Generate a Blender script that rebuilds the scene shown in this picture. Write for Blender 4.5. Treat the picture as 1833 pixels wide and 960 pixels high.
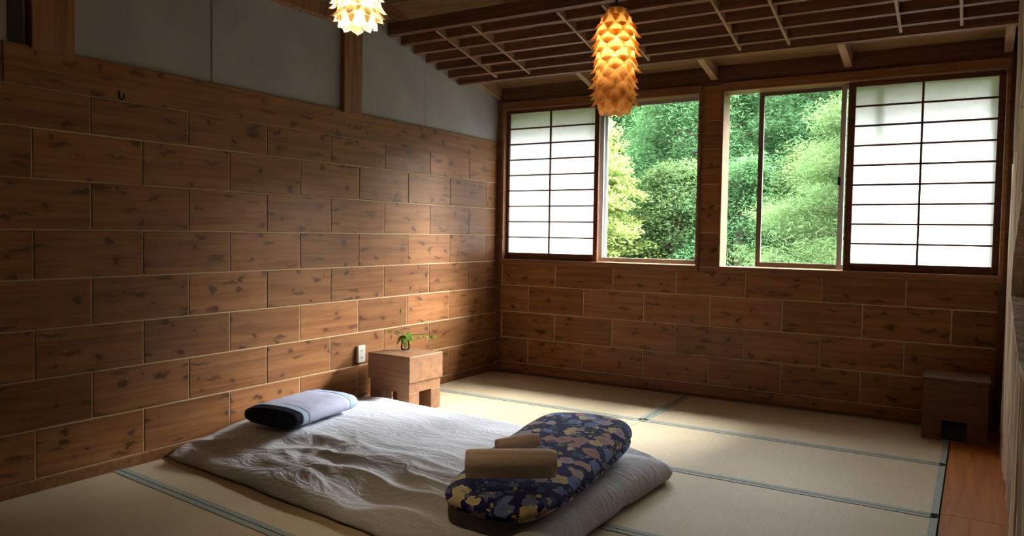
import bpy, bmesh, math, random
import numpy as np
from mathutils import Vector, Matrix, noise

random.seed(7); rng = np.random.default_rng(11)
for o in list(bpy.data.objects): bpy.data.objects.remove(o)
scene = bpy.context.scene
COL = scene.collection

# ------------------------------------------------------------------ camera, sky, exposure
cam_d = bpy.data.cameras.new('camera'); cam = bpy.data.objects.new('camera', cam_d); COL.objects.link(cam)
cam_d.sensor_fit = 'HORIZONTAL'; cam_d.sensor_width = 36.0; cam_d.lens = 1362.1 * 36.0 / 1833.0
cam_d.clip_start = 0.02; cam_d.clip_end = 300
_r = Vector((0.85297, 0.52174, 0.01499)); _u = Vector((-0.03616, 0.03042, 0.99888)); _f = Vector((-0.5207, 0.85256, -0.04481))
cam.matrix_world = Matrix(((_r.x, _u.x, -_f.x, 3.6766), (_r.y, _u.y, -_f.y, -5.7537), (_r.z, _u.z, -_f.z, 1.22), (0, 0, 0, 1)))
scene.camera = cam

SKY = 40.0
world = bpy.data.worlds.new('overcast_sky'); scene.world = world; world.use_nodes = True
bg = world.node_tree.nodes['Background']; bg.inputs[0].default_value = (0.95, 0.98, 1.0, 1); bg.inputs[1].default_value = SKY

# overcast sky: luminance grows from the horizon to the zenith as (1 + 2 sin h) / 3
_nt = world.node_tree; _tc = _nt.nodes.new('ShaderNodeTexCoord'); _sx = _nt.nodes.new('ShaderNodeSeparateXYZ'); _mr = _nt.nodes.new('ShaderNodeMapRange')
_nt.links.new(_tc.outputs['Generated'], _sx.inputs[0]); _nt.links.new(_sx.outputs[2], _mr.inputs[0])
_mr.inputs[1].default_value = 0.0; _mr.inputs[2].default_value = 1.0; _mr.inputs[3].default_value = SKY / 3; _mr.inputs[4].default_value = SKY
_nt.links.new(_mr.outputs[0], bg.inputs[1])

# sun veiled by thin cloud: a wide soft source high to the right of the windows
sun_d = bpy.data.lights.new('veiled_sun', 'SUN'); sun = bpy.data.objects.new('veiled_sun', sun_d); COL.objects.link(sun)
sun_d.energy = 172.0; sun_d.angle = math.radians(48); sun_d.color = (1.0, 0.99, 0.97)
sun.rotation_euler = Vector((-1.0, -1.12, -1.06)).to_track_quat('-Z', 'Y').to_euler(); sun.location = (6, 6, 9)

scene.view_settings.view_transform = 'Standard'; scene.view_settings.look = 'None'
scene.view_settings.exposure = -0.76; scene.view_settings.gamma = 1.0
scene.view_settings.use_curve_mapping = False
scene.cycles.use_denoising = True
scene.cycles.max_bounces = 8; scene.cycles.diffuse_bounces = 4; scene.cycles.transparent_max_bounces = 16
scene.cycles.sample_clamp_indirect = 8.0

# ------------------------------------------------------------------ materials
def new_mat(name):
    m = bpy.data.materials.new(name); m.use_nodes = True
    nt = m.node_tree; b = nt.nodes['Principled BSDF']
    return m, nt, b
def N(nt, t, **kw):
    n = nt.nodes.new(t)
    for k, v in kw.items(): setattr(n, k, v)
    return n
def ramp(nt, stops):
    r = N(nt, 'ShaderNodeValToRGB'); e = r.color_ramp.elements
    while len(e) < len(stops): e.new(0.5)
    for i, (p, c) in enumerate(stops):
        e[i].position = p; e[i].color = (c, c, c, 1) if isinstance(c, (int, float)) else (*c, 1)
    return r
def mixc(nt, fac, a, b, mode='MIX'):
    m = N(nt, 'ShaderNodeMix', data_type='RGBA', blend_type=mode)
    for k, v in ((0, fac), (6, a), (7, b)):
        if hasattr(v, 'links') or hasattr(v, 'is_linked'): nt.links.new(v, m.inputs[k])
        elif isinstance(v, (int, float)): m.inputs[k].default_value = v
        else: m.inputs[k].default_value = (*v, 1)
    return m.outputs[2]
def wood(name, base, dark, rough=0.55, knots=0.0, long_axis='X', gscale=1.0, vary=0.25, spec=0.3, bump=0.15):
    m, nt, b = new_mat(name); L = nt.links.new
    tc = N(nt, 'ShaderNodeTexCoord'); oi = N(nt, 'ShaderNodeObjectInfo')
    mul = N(nt, 'ShaderNodeMath', operation='MULTIPLY'); L(oi.outputs['Random'], mul.inputs[0]); mul.inputs[1].default_value = 37.0
    add = N(nt, 'ShaderNodeVectorMath', operation='ADD'); L(tc.outputs['Object'], add.inputs[0]); L(mul.outputs[0], add.inputs[1])
    sc = {'X': (1.6, 28, 28), 'Y': (28, 1.6, 28), 'Z': (28, 28, 1.6)}[long_axis]
    mp = N(nt, 'ShaderNodeMapping'); L(add.outputs[0], mp.inputs[0]); mp.inputs['Scale'].default_value = [s * gscale for s in sc]
    n1 = N(nt, 'ShaderNodeTexNoise'); n1.inputs['Scale'].default_value = 1.0; n1.inputs['Detail'].default_value = 5; n1.inputs['Distortion'].default_value = 0.6
    L(mp.outputs[0], n1.inputs['Vector'])
    r1 = ramp(nt, [(0.3, dark), (0.62, base)]); L(n1.outputs[0], r1.inputs[0])
    col = r1.outputs[0]
    if knots > 0:
        sp = N(nt, 'ShaderNodeSeparateXYZ'); L(add.outputs[0], sp.inputs[0])
        cb = N(nt, 'ShaderNodeCombineXYZ'); ax = {'X': (0, 2), 'Y': (1, 2), 'Z': (2, 0)}[long_axis]
        sx = N(nt, 'ShaderNodeMath', operation='MULTIPLY'); L(sp.outputs[ax[0]], sx.inputs[0]); sx.inputs[1].default_value = 0.75
        L(sx.outputs[0], cb.inputs[0]); L(sp.outputs[ax[1]], cb.inputs[1])
        dn = N(nt, 'ShaderNodeTexNoise'); dn.inputs['Scale'].default_value = 16; L(cb.outputs[0], dn.inputs['Vector'])
        dm = N(nt, 'ShaderNodeVectorMath', operation='MULTIPLY_ADD'); L(dn.outputs['Color'], dm.inputs[0]); dm.inputs[1].default_value = (.09, .07, 0); L(cb.outputs[0], dm.inputs[2])
        v = N(nt, 'ShaderNodeTexVoronoi', voronoi_dimensions='2D'); v.inputs['Scale'].default_value = 7.5; v.inputs['Randomness'].default_value = 1.0
        L(dm.outputs[0], v.inputs['Vector'])
        sv = N(nt, 'ShaderNodeSeparateColor'); L(v.outputs['Color'], sv.inputs[0])
        rad = N(nt, 'ShaderNodeMath', operation='MULTIPLY_ADD'); L(sv.outputs[0], rad.inputs[0]); rad.inputs[1].default_value = 0.17; rad.inputs[2].default_value = 0.015
        dv = N(nt, 'ShaderNodeMath', operation='DIVIDE'); L(v.outputs['Distance'], dv.inputs[0]); L(rad.outputs[0], dv.inputs[1])
        kr = ramp(nt, [(0.45, 1.0), (0.95, 0.0)]); L(dv.outputs[0], kr.inputs[0])
        km = N(nt, 'ShaderNodeMath', operation='MULTIPLY'); L(kr.outputs[0], km.inputs[0]); km.inputs[1].default_value = knots
        col = mixc(nt, km.outputs[0], col, tuple(c * 0.28 for c in dark))
        # warm halo of grain around the knots
        hr = ramp(nt, [(0.0, 0.35), (0.4, 0.0)]); L(v.outputs['Distance'], hr.inputs[0])
        col = mixc(nt, hr.outputs[0], col, tuple(c * 0.8 for c in dark))
        # slanting branch streaks
        ms = N(nt, 'ShaderNodeMapping'); L(dm.outputs[0], ms.inputs[0]); ms.inputs['Rotation'].default_value = (0, 0, 0.95); ms.inputs['Scale'].default_value = (1.0, 3.2, 1)
        v2 = N(nt, 'ShaderNodeTexVoronoi', voronoi_dimensions='2D'); v2.inputs['Scale'].default_value = 2.6; L(ms.outputs[0], v2.inputs['Vector'])
        r2 = ramp(nt, [(0.05, 0.8), (0.13, 0.0)]); L(v2.outputs['Distance'], r2.inputs[0])
        col = mixc(nt, r2.outputs[0], col, tuple(c * 0.4 for c in dark))
    vr = N(nt, 'ShaderNodeMapRange'); L(oi.outputs['Random'], vr.inputs[0]); vr.inputs[3].default_value = 1 - vary; vr.inputs[4].default_value = 1 + vary * 0.6
    cm = N(nt, 'ShaderNodeCombineColor'); [L(vr.outputs[0], cm.inputs[i]) for i in range(3)]
    col = mixc(nt, 1.0, col, cm.outputs[0], 'MULTIPLY')
    L(col, b.inputs['Base Color']); b.inputs['Roughness'].default_value = rough; b.inputs['Specular IOR Level'].default_value = spec
    bp = N(nt, 'ShaderNodeBump'); bp.inputs['Strength'].default_value = bump; bp.inputs['Distance'].default_value = 0.002
    L(n1.outputs[0], bp.inputs['Height']); L(bp.outputs[0], b.inputs['Normal'])
    return m
def plain(name, col, rough=0.6, spec=0.3, metal=0.0, nscale=0, namp=0.15, bump=0.0):
    m, nt, b = new_mat(name)
    b.inputs['Base Color'].default_value = (*col, 1); b.inputs['Roughness'].default_value = rough
    b.inputs['Specular IOR Level'].default_value = spec; b.inputs['Metallic'].default_value = metal
    if nscale:
        tc = N(nt, 'ShaderNodeTexCoord'); n = N(nt, 'ShaderNodeTexNoise'); n.inputs['Scale'].default_value = nscale; n.inputs['Detail'].default_value = 4
        nt.links.new(tc.outputs['Object'], n.inputs['Vector'])
        r = ramp(nt, [(0.3, tuple(c * (1 - namp) for c in col)), (0.7, tuple(min(1, c * (1 + namp)) for c in col))])
        nt.links.new(n.outputs[0], r.inputs[0]); nt.links.new(r.outputs[0], b.inputs['Base Color'])
        if bump:
            bp = N(nt, 'ShaderNodeBump'); bp.inputs['Strength'].default_value = bump; bp.inputs['Distance'].default_value = 0.003
            nt.links.new(n.outputs[0], bp.inputs['Height']); nt.links.new(bp.outputs[0], b.inputs['Normal'])
    return m
def translucent(name, col, tcol, fac, rough=0.8, nscale=0.0, namp=0.0):
    m = bpy.data.materials.new(name); m.use_nodes = True; nt = m.node_tree; nt.nodes.clear()
    o = N(nt, 'ShaderNodeOutputMaterial'); d = N(nt, 'ShaderNodeBsdfDiffuse'); t = N(nt, 'ShaderNodeBsdfTranslucent'); x = N(nt, 'ShaderNodeMixShader')
    d.inputs[0].default_value = (*col, 1); t.inputs[0].default_value = (*tcol, 1); x.inputs[0].default_value = fac
    if nscale:
        tc = N(nt, 'ShaderNodeTexCoord'); n = N(nt, 'ShaderNodeTexNoise'); n.inputs['Scale'].default_value = nscale; n.inputs['Detail'].default_value = 2
        nt.links.new(tc.outputs['Object'], n.inputs['Vector'])
        for c, s in ((col, d), (tcol, t)):
            r = ramp(nt, [(0.35, tuple(k * (1 - namp) for k in c)), (0.65, tuple(min(1, k * (1 + namp)) for k in c))])
            nt.links.new(n.outputs[0], r.inputs[0]); nt.links.new(r.outputs[0], s.inputs[0])
    nt.links.new(d.outputs[0], x.inputs[1]); nt.links.new(t.outputs[0], x.inputs[2]); nt.links.new(x.outputs[0], o.inputs[0])
    return m
def thin_glass(name, tint=(0.97, 0.99, 0.98), refl=1.0):
    m = bpy.data.materials.new(name); m.use_nodes = True; nt = m.node_tree; nt.nodes.clear()
    o = N(nt, 'ShaderNodeOutputMaterial'); t = N(nt, 'ShaderNodeBsdfTransparent'); g = N(nt, 'ShaderNodeBsdfGlossy'); x = N(nt, 'ShaderNodeMixShader'); f = N(nt, 'ShaderNodeFresnel')
    t.inputs[0].default_value = (*tint, 1); g.inputs['Roughness'].default_value = 0.0; f.inputs[0].default_value = 1.5
    nt.links.new(f.outputs[0], x.inputs[0]); nt.links.new(t.outputs[0], x.inputs[1]); nt.links.new(g.outputs[0], x.inputs[2]); nt.links.new(x.outputs[0], o.inputs[0])
    return m
def emitter(name, col, s):
    m = bpy.data.materials.new(name); m.use_nodes = True; nt = m.node_tree; nt.nodes.clear()
    o = N(nt, 'ShaderNodeOutputMaterial'); e = N(nt, 'ShaderNodeEmission'); e.inputs[0].default_value = (*col, 1); e.inputs[1].default_value = s
    nt.links.new(e.outputs[0], o.inputs[0]); return m

M = {}
M['plank'] = wood('cedar_plank', (0.29, 0.126, 0.045), (0.19, 0.073, 0.023), rough=0.45, spec=0.22, knots=0.95)
M['board'] = wood('cedar_board', (0.26, 0.115, 0.042), (0.17, 0.068, 0.022), rough=0.5, spec=0.22, knots=0.8)
M['joint'] = plain('pale_joint', (0.52, 0.37, 0.21), 0.7)
M['frame'] = wood('window_casing_wood', (0.26, 0.115, 0.05), (0.16, 0.065, 0.028), rough=0.45, vary=0.1)
M['shoji'] = wood('shoji_frame_wood', (0.13, 0.045, 0.022), (0.07, 0.022, 0.012), rough=0.4, vary=0.1)
M['dark'] = wood('dark_header_wood', (0.14, 0.06, 0.028), (0.08, 0.032, 0.015), rough=0.6, vary=0.1)
M['post'] = wood('post_wood', (0.3, 0.14, 0.06), (0.18, 0.08, 0.035), rough=0.55, long_axis='Z', vary=0.1)
M['batten'] = wood('lattice_wood', (0.25, 0.115, 0.06), (0.13, 0.055, 0.03), rough=0.6, vary=0.3)
M['raft'] = wood('rafter_wood', (0.38, 0.24, 0.13), (0.24, 0.14, 0.07), rough=0.6, long_axis='Y', vary=0.15)
M['cboard'] = wood('ceiling_board_wood', (0.27, 0.165, 0.065), (0.165, 0.093, 0.034), rough=0.7, vary=0.25)
M['plaster'] = plain('grey_wall_panel', (0.37, 0.36, 0.35), 0.8, 0.2, nscale=3, namp=0.08)
M['seam'] = plain('panel_seam', (0.2, 0.185, 0.17), 0.8)
M['floorwood'] = wood('polished_floor_board', (0.40, 0.14, 0.025), (0.27, 0.085, 0.014), rough=0.55, long_axis='Y', vary=0.05, spec=0.15)
M['rough'] = wood('weathered_split_board', (0.62, 0.49, 0.35), (0.32, 0.23, 0.15), rough=0.8, long_axis='Z', gscale=0.7, vary=0.3, bump=0.6)
M['box'] = wood('dark_box_wood', (0.13, 0.058, 0.027), (0.085, 0.036, 0.017), rough=0.6, vary=0.05)
M['table'] = wood('walnut_table', (0.27, 0.135, 0.065), (0.19, 0.09, 0.042), rough=0.5, vary=0.12, gscale=0.6)
M['black'] = plain('black_matte', (0.012, 0.012, 0.013), 0.7)
M['alu'] = plain('aluminium_sash', (0.5, 0.5, 0.49), 0.4, 0.5, 0.6)
M['bronze'] = plain('bronze_sash', (0.16, 0.13, 0.11), 0.45, 0.4, 0.5)
M['glass'] = thin_glass('window_glass')
M['vglass'] = thin_glass('vase_glass', (0.93, 0.96, 0.95))
M['paper'] = translucent('shoji_paper', (0.78, 0.78, 0.77), (0.8, 0.82, 0.84), 0.36, nscale=14, namp=0.03)
M['sheet'] = plain('white_cotton_sheet', (0.62, 0.64, 0.71), 0.85, 0.1, nscale=60, namp=0.02)
M['lilac'] = plain('lilac_pillow_cotton', (0.5, 0.52, 0.68), 0.85, 0.1, nscale=40, namp=0.04)
M['ltblue'] = plain('pale_blue_trim', (0.42, 0.56, 0.72), 0.8, 0.1)
M['navy'] = plain('navy_pillow_end', (0.02, 0.02, 0.032), 0.9, 0.05)
M['towel'] = plain('beige_terry_cloth', (0.88, 0.72, 0.64), 0.95, 0.05, nscale=160, namp=0.12)
M['leaf_in'] = translucent('sprig_leaf', (0.16, 0.27, 0.05), (0.25, 0.38, 0.06), 0.4)
M['stem'] = plain('sprig_stem', (0.25, 0.3, 0.12), 0.7)
M['outlet'] = plain('outlet_plate', (0.62, 0.58, 0.5), 0.45)
M['cord'] = plain('lamp_cord', (0.03, 0.025, 0.02), 0.6)
M['petal'] = translucent('wood_veneer_petal', (0.62, 0.34, 0.14), (0.98, 0.62, 0.24), 0.6, nscale=20, namp=0.1)
M['petal_glare'] = translucent('glare_veneer_petal', (0.75, 0.58, 0.36), (1.0, 0.84, 0.58), 0.65, nscale=20, namp=0.08)  # same veneer whitened: the lamp's overexposed glare is put into the colour
M['soil'] = plain('hillside_soil', (0.05, 0.06, 0.03), 0.95, 0.0, nscale=2, namp=0.3)
M['bark'] = plain('tree_bark', (0.12, 0.09, 0.07), 0.9, 0.1, nscale=12, namp=0.3)
M['palebark'] = plain('pale_branch_bark', (0.16, 0.13, 0.10), 0.9, 0.1)
M['leafY'] = translucent('yellow_green_leaf', (0.24, 0.31, 0.11), (0.27, 0.35, 0.10), 0.45, nscale=1.3, namp=0.3)
M['leafP'] = translucent('light_pine_needle', (0.125, 0.205, 0.088), (0.14, 0.23, 0.08), 0.35, nscale=1.1, namp=0.35)
M['leafD'] = translucent('pine_needle', (0.09, 0.195, 0.085), (0.10, 0.21, 0.08), 0.3, nscale=1.2, namp=0.35)
M['rear'] = plain('dark_far_wall', (0.05, 0.03, 0.018), 0.8)
M['eave'] = plain('eave_soffit', (0.2, 0.14, 0.09), 0.8)

def tatami_mat():
    m, nt, b = new_mat('tatami_straw'); L = nt.links.new
    tc = N(nt, 'ShaderNodeTexCoord'); oi = N(nt, 'ShaderNodeObjectInfo')
    mp = N(nt, 'ShaderNodeMapping'); L(tc.outputs['Object'], mp.inputs[0]); mp.inputs['Scale'].default_value = (220, 6, 1)
    n1 = N(nt, 'ShaderNodeTexNoise'); n1.inputs['Scale'].default_value = 1; n1.inputs['Detail'].default_value = 2; L(mp.outputs[0], n1.inputs[0])
    n2 = N(nt, 'ShaderNodeTexNoise'); n2.inputs['Scale'].default_value = 1.6; n2.inputs['Detail'].default_value = 5; L(tc.outputs['Object'], n2.inputs[0])
    r = ramp(nt, [(0.25, (0.45, 0.365, 0.235)), (0.75, (0.525, 0.435, 0.295))]); L(n1.outputs[0], r.inputs[0])
    r2 = ramp(nt, [(0.3, 0.86), (0.7, 1.05)]); L(n2.outputs[0], r2.inputs[0])
    col = mixc(nt, 1.0, r.outputs[0], r2.outputs[0], 'MULTIPLY')
    vr = N(nt, 'ShaderNodeMapRange'); L(oi.outputs['Random'], vr.inputs[0]); vr.inputs[3].default_value = 0.93; vr.inputs[4].default_value = 1.05
    col = mixc(nt, 1.0, col, vr.outputs[0], 'MULTIPLY')
    L(col, b.inputs['Base Color']); b.inputs['Roughness'].default_value = 0.55; b.inputs['Specular IOR Level'].default_value = 0.25
    bp = N(nt, 'ShaderNodeBump'); bp.inputs['Strength'].default_value = 0.25; bp.inputs['Distance'].default_value = 0.001
    L(n1.outputs[0], bp.inputs['Height']); L(bp.outputs[0], b.inputs['Normal'])
    return m
M['tatami'] = tatami_mat()
M['border'] = plain('tatami_border_cloth', (0.25, 0.28, 0.25), 0.6, 0.3, nscale=80, namp=0.1)

def sheet_mat():
    m = M['sheet']; nt = m.node_tree; b = nt.nodes['Principled BSDF']; L = nt.links.new
    tc = N(nt, 'ShaderNodeTexCoord'); mp = N(nt, 'ShaderNodeMapping'); L(tc.outputs['Object'], mp.inputs[0]); mp.inputs['Scale'].default_value = (2.2, 6.0, 2.0); mp.inputs['Rotation'].default_value = (0, 0, 0.25)
    n = N(nt, 'ShaderNodeTexNoise'); n.inputs['Scale'].default_value = 1.6; n.inputs['Detail'].default_value = 5; n.inputs['Distortion'].default_value = 1.6; L(mp.outputs[0], n.inputs[0])
    r = ramp(nt, [(0.36, 0.0), (0.5, 1.0), (0.62, 0.2)]); L(n.outputs[0], r.inputs[0])
    bp = N(nt, 'ShaderNodeBump'); bp.inputs['Strength'].default_value = 0.3; bp.inputs['Distance'].default_value = 0.012; L(r.outputs[0], bp.inputs['Height']); L(bp.outputs[0], b.inputs['Normal'])
sheet_mat()

def floral():
    m, nt, b = new_mat('floral_blanket_cloth'); L = nt.links.new
    tc = N(nt, 'ShaderNodeTexCoord'); col = (0.02, 0.022, 0.12)
    dn = N(nt, 'ShaderNodeTexNoise'); dn.inputs['Scale'].default_value = 24; dn.inputs['Detail'].default_value = 3; L(tc.outputs['Object'], dn.inputs[0])
    dm = N(nt, 'ShaderNodeVectorMath', operation='MULTIPLY_ADD'); L(dn.outputs['Color'], dm.inputs[0]); dm.inputs[1].default_value = (.05, .05, .05); L(tc.outputs['Object'], dm.inputs[2])
    def layer(col, scale, stops, thr, off):
        mp = N(nt, 'ShaderNodeMapping'); L(dm.outputs[0], mp.inputs[0]); mp.inputs['Location'].default_value = off
        v = N(nt, 'ShaderNodeTexVoronoi'); v.inputs['Scale'].default_value = scale; L(mp.outputs[0], v.inputs['Vector'])
        s = N(nt, 'ShaderNodeSeparateColor'); L(v.outputs['Color'], s.inputs[0])
        r = ramp(nt, stops); r.color_ramp.interpolation = 'CONSTANT'; L(s.outputs[0], r.inputs[0])
        lt = N(nt, 'ShaderNodeMath', operation='LESS_THAN'); L(v.outputs['Distance'], lt.inputs[0]); lt.inputs[1].default_value = thr
        gt = N(nt, 'ShaderNodeMath', operation='GREATER_THAN'); L(s.outputs[1], gt.inputs[0]); gt.inputs[1].default_value = 0.22
        mu = N(nt, 'ShaderNodeMath', operation='MULTIPLY'); L(lt.outputs[0], mu.inputs[0]); L(gt.outputs[0], mu.inputs[1])
        sh = ramp(nt, [(0.0, 0.75), (0.45, 1.1)]); L(v.outputs['Distance'], sh.inputs[0])
        c2 = mixc(nt, 1.0, r.outputs[0], sh.outputs[0], 'MULTIPLY')
        return mixc(nt, mu.outputs[0], col, c2)
    col = layer(col, 20, [(0, (0.09, 0.15, 0.10)), (0.35, (0.16, 0.22, 0.15)), (0.6, (0.08, 0.13, 0.34))], 0.42, (3, 1, 2))
    col = layer(col, 13, [(0, (0.5, 0.38, 0.55)), (0.25, (0.17, 0.24, 0.55)), (0.55, (0.66, 0.57, 0.34)), (0.8, (0.5, 0.32, 0.36))], 0.5, (0, 0, 0))
    col = layer(col, 26, [(0, (0.62, 0.54, 0.36)), (0.5, (0.22, 0.28, 0.5)), (0.8, (0.5, 0.4, 0.5))], 0.26, (7, 4, 1))
    L(col, b.inputs['Base Color']); b.inputs['Roughness'].default_value = 0.9; b.inputs['Specular IOR Level'].default_value = 0.08
    b.inputs['Sheen Weight'].default_value = 0.15
    return m
M['floral'] = floral()

# ------------------------------------------------------------------ builders
class MB:
    def __init__(s): s.v = []; s.f = []; s.smooth = False
    def add(s, vs, fs):
        k = len(s.v); s.v += [tuple(p) for p in vs]; s.f += [tuple(i + k for i in f) for f in fs]; return s
    def box(s, a, b):
        (x0, y0, z0), (x1, y1, z1) = a, b
        return s.add([(x0, y0, z0), (x1, y0, z0), (x1, y1, z0), (x0, y1, z0), (x0, y0, z1), (x1, y0, z1), (x1, y1, z1), (x0, y1, z1)],
                     [(3, 2, 1, 0), (4, 5, 6, 7), (0, 1, 5, 4), (1, 2, 6, 5), (2, 3, 7, 6), (3, 0, 4, 7)])
    def prism(s, poly, ext):
        n = len(poly); e = Vector(ext); a = [Vector(p) for p in poly]
        return s.add(a + [p + e for p in a], [tuple(range(n - 1, -1, -1)), tuple(range(n, 2 * n))] + [(i, (i + 1) % n, n + (i + 1) % n, n + i) for i in range(n)])
    def tube(s, pts, radii, seg=8, caps=True):
        pts = [Vector(p) for p in pts]; n = len(pts)
        if isinstance(radii, (int, float)): radii = [radii] * n
        vs = []; 
        for i, p in enumerate(pts):
            t = (pts[min(i + 1, n - 1)] - pts[max(i - 1, 0)]).normalized()
            a = t.orthogonal().normalized() if i == 0 else (pa - t * pa.dot(t)).normalized()
            pa = a; b = t.cross(a)
            vs += [p + (a * math.cos(2 * math.pi * k / seg) + b * math.sin(2 * math.pi * k / seg)) * radii[i] for k in range(seg)]
        fs = [(i * seg + k, i * seg + (k + 1) % seg, (i + 1) * seg + (k + 1) % seg, (i + 1) * seg + k) for i in range(n - 1) for k in range(seg)]
        if caps: fs += [tuple(range(seg - 1, -1, -1)), tuple(range((n - 1) * seg, n * seg))]
        return s.add(vs, fs)
    def lathe(s, prof, seg=20, c=(0, 0, 0)):
        c = Vector(c); vs = [(c.x + r * math.cos(2 * math.pi * k / seg), c.y + r * math.sin(2 * math.pi * k / seg), c.z + z) for r, z in prof for k in range(seg)]
        fs = [(i * seg + k, i * seg + (k + 1) % seg, (i + 1) * seg + (k + 1) % seg, (i + 1) * seg + k) for i in range(len(prof) - 1) for k in range(seg)]
        return s.add(vs, fs)
    def mesh(s, name, mat, smooth=None):
        me = bpy.data.meshes.new(name); me.from_pydata(s.v, [], s.f); me.materials.append(M[mat] if isinstance(mat, str) else mat)
        if smooth if smooth is not None else s.smooth: me.polygons.foreach_set('use_smooth', [True] * len(me.polygons))
        me.update(); return me
    def build(s, name, mat, parent=None, smooth=None, bevel=0.0, recenter=True):
        """link as one mesh object; its origin goes to the middle of its box"""
        off = Vector((0, 0, 0))
        if recenter and s.v:
            a = np.array([tuple(p) for p in s.v]); off = Vector(tuple((a.min(0) + a.max(0)) / 2)); s.v = [tuple(Vector(p) - off) for p in s.v]
        me = s.mesh(name, mat, smooth)
        if bevel:
            bm = bmesh.new(); bm.from_mesh(me); bmesh.ops.recalc_face_normals(bm, faces=bm.faces)
            bmesh.ops.bevel(bm, geom=bm.edges[:], offset=bevel, segments=1, profile=0.5, affect='EDGES'); bm.to_mesh(me); bm.free()
        return link(name, me, off, parent)
def link(name, me, loc=(0, 0, 0), parent=None, rot=(0, 0, 0)):
    """loc is in the parent's local frame"""
    o = bpy.data.objects.new(name, me); COL.objects.link(o); o.location = loc; o.rotation_euler = rot
    if parent: o.parent = parent
    return o
def under(parent, o):
    """parent o (built in world space) under an object that carries only a location"""
    o.parent = parent; o.location = Vector(o.location) - Vector(parent.location); return o
def empty(name, loc=(0, 0, 0), rz=0.0):
    o = bpy.data.objects.new(name, None); COL.objects.link(o); o.location = loc; o.rotation_euler = (0, 0, rz); o.empty_display_size = 0.05; return o
def tag(o, label=None, cat=None, group=None, kind=None):
    if label: o['label'] = label
    if cat: o['category'] = cat
    if group: o['group'] = group
    if kind: o['kind'] = kind
    return o
def struct(o, label, cat): return tag(o, label, cat, kind='structure')
def part(mb, name, mat, parent, **kw): return under(parent, mb.build(name, mat, **kw))
_pm = {}
def chamfer_mesh(L, T, H, mat, c=0.0025):
    k = (round(L, 3), round(T, 3), round(H, 3), mat)
    if k not in _pm:
        me = MB().box((-L / 2, -T / 2, -H / 2), (L / 2, T / 2, H / 2)).mesh('plank', mat)
        bm = bmesh.new(); bm.from_mesh(me); bmesh.ops.recalc_face_normals(bm, faces=bm.faces)
        bmesh.ops.bevel(bm, geom=bm.edges[:], offset=c, segments=1, profile=0.5, affect='EDGES'); bm.to_mesh(me); bm.free(); _pm[k] = me
    return _pm[k]

# ------------------------------------------------------------------ the room
RX = 3.84; YB = -6.6; RX2 = 5.2; YR = -3.6
PL, GAP = 0.536, 0.008
def roof_z(y): return 2.505 - 0.228 * y if y > -3.2 else 2.505 + 0.228 * 3.2 - 0.228 * (-3.2 - y)

# floor and tatami
floor = MB().box((-0.12, YB - 0.1, -0.16), (RX2 + 0.1, 0.12, -0.05)).build('floor', 'dark')
struct(floor, 'straw tatami floor with grey cloth borders and a polished board along one side', 'floor')
def mat_poly(poly, borders, wid=0.03):
    m = part(MB().prism([(x, y, -0.05) for x, y in poly], (0, 0, 0.05)), 'tatami_mat', 'tatami', floor)
    mc = Vector(m.location) + Vector(floor.location)
    n = len(poly); cx = sum(p[0] for p in poly) / n; cy = sum(p[1] for p in poly) / n
    for i in borders:
        a = Vector((*poly[i], 0)); b = Vector((*poly[(i + 1) % n], 0)); d = (b - a).normalized(); nn = Vector((-d.y, d.x, 0))
        if nn.dot(Vector((cx, cy, 0)) - a) < 0: nn = -nn
        q = [a + d * 0.001, b - d * 0.001, b - d * 0.001 + nn * wid, a + d * 0.001 + nn * wid]
        s = MB().prism([(p.x, p.y, -0.002) for p in q], (0, 0, 0.0045)).build('cloth_border', 'border')
        s.parent = m; s.location = Vector(s.location) - mc
g = 0.003
yr = [-0.10, -1.037, -1.945, -2.862]
skew = lambda x: -3.545 - 0.094 * x
for i in range(3):
    for (x0, x1) in ((0.025, 1.824), (1.824, 3.575)):
        poly = [(x0 + g, yr[i + 1] + g), (x1 - g, yr[i + 1] + g), (x1 - g, yr[i] - g), (x0 + g, yr[i] - g)]
        b = [0, 2] + ([1] if True else []) + ([3] if x0 > 1 and i == 0 else [])
        if i == 0: b = [0, 1, 2] + ([3] if x0 > 1 else [])
        elif x0 < 1: b = [0, 2]
        mat_poly(poly, b)
for (x0, x1) in ((0.025, 1.824), (1.824, 3.575)):
    mat_poly([(x0 + g, skew(x0) + g), (x1 - g, skew(x1) + g), (x1 - g, yr[3] - g), (x0 + g, yr[3] - g)], [0, 2])
    mat_poly([(x0 + g, -4.75), (x1 - g, -4.75), (x1 - g, skew(x1) - g), (x0 + g, skew(x0) - g)], [0, 2])
    mat_poly([(x0 + g, -5.66), (x1 - g, -5.66), (x1 - g, -4.756), (x0 + g, -4.756)], [0, 2])
    mat_poly([(x0 + g, -6.58), (x1 - g, -6.58), (x1 - g, -5.666), (x0 + g, -5.666)], [0, 2])
for (y0, y1) in ((-1.9, -0.1), (-3.6, -1.9), (YB + 0.02, -3.6)):
    part(MB().box((3.58, y0 + 0.001, -0.05), (RX + 0.02 if y0 > -3.7 else RX2, y1 - 0.001, 0.002)), 'floor_board', 'floorwood', floor, bevel=0.002)
part(MB().box((0.0, -0.0975, -0.05), (RX, 0.0, 0.001)), 'edge_board', 'dark', floor)

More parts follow.
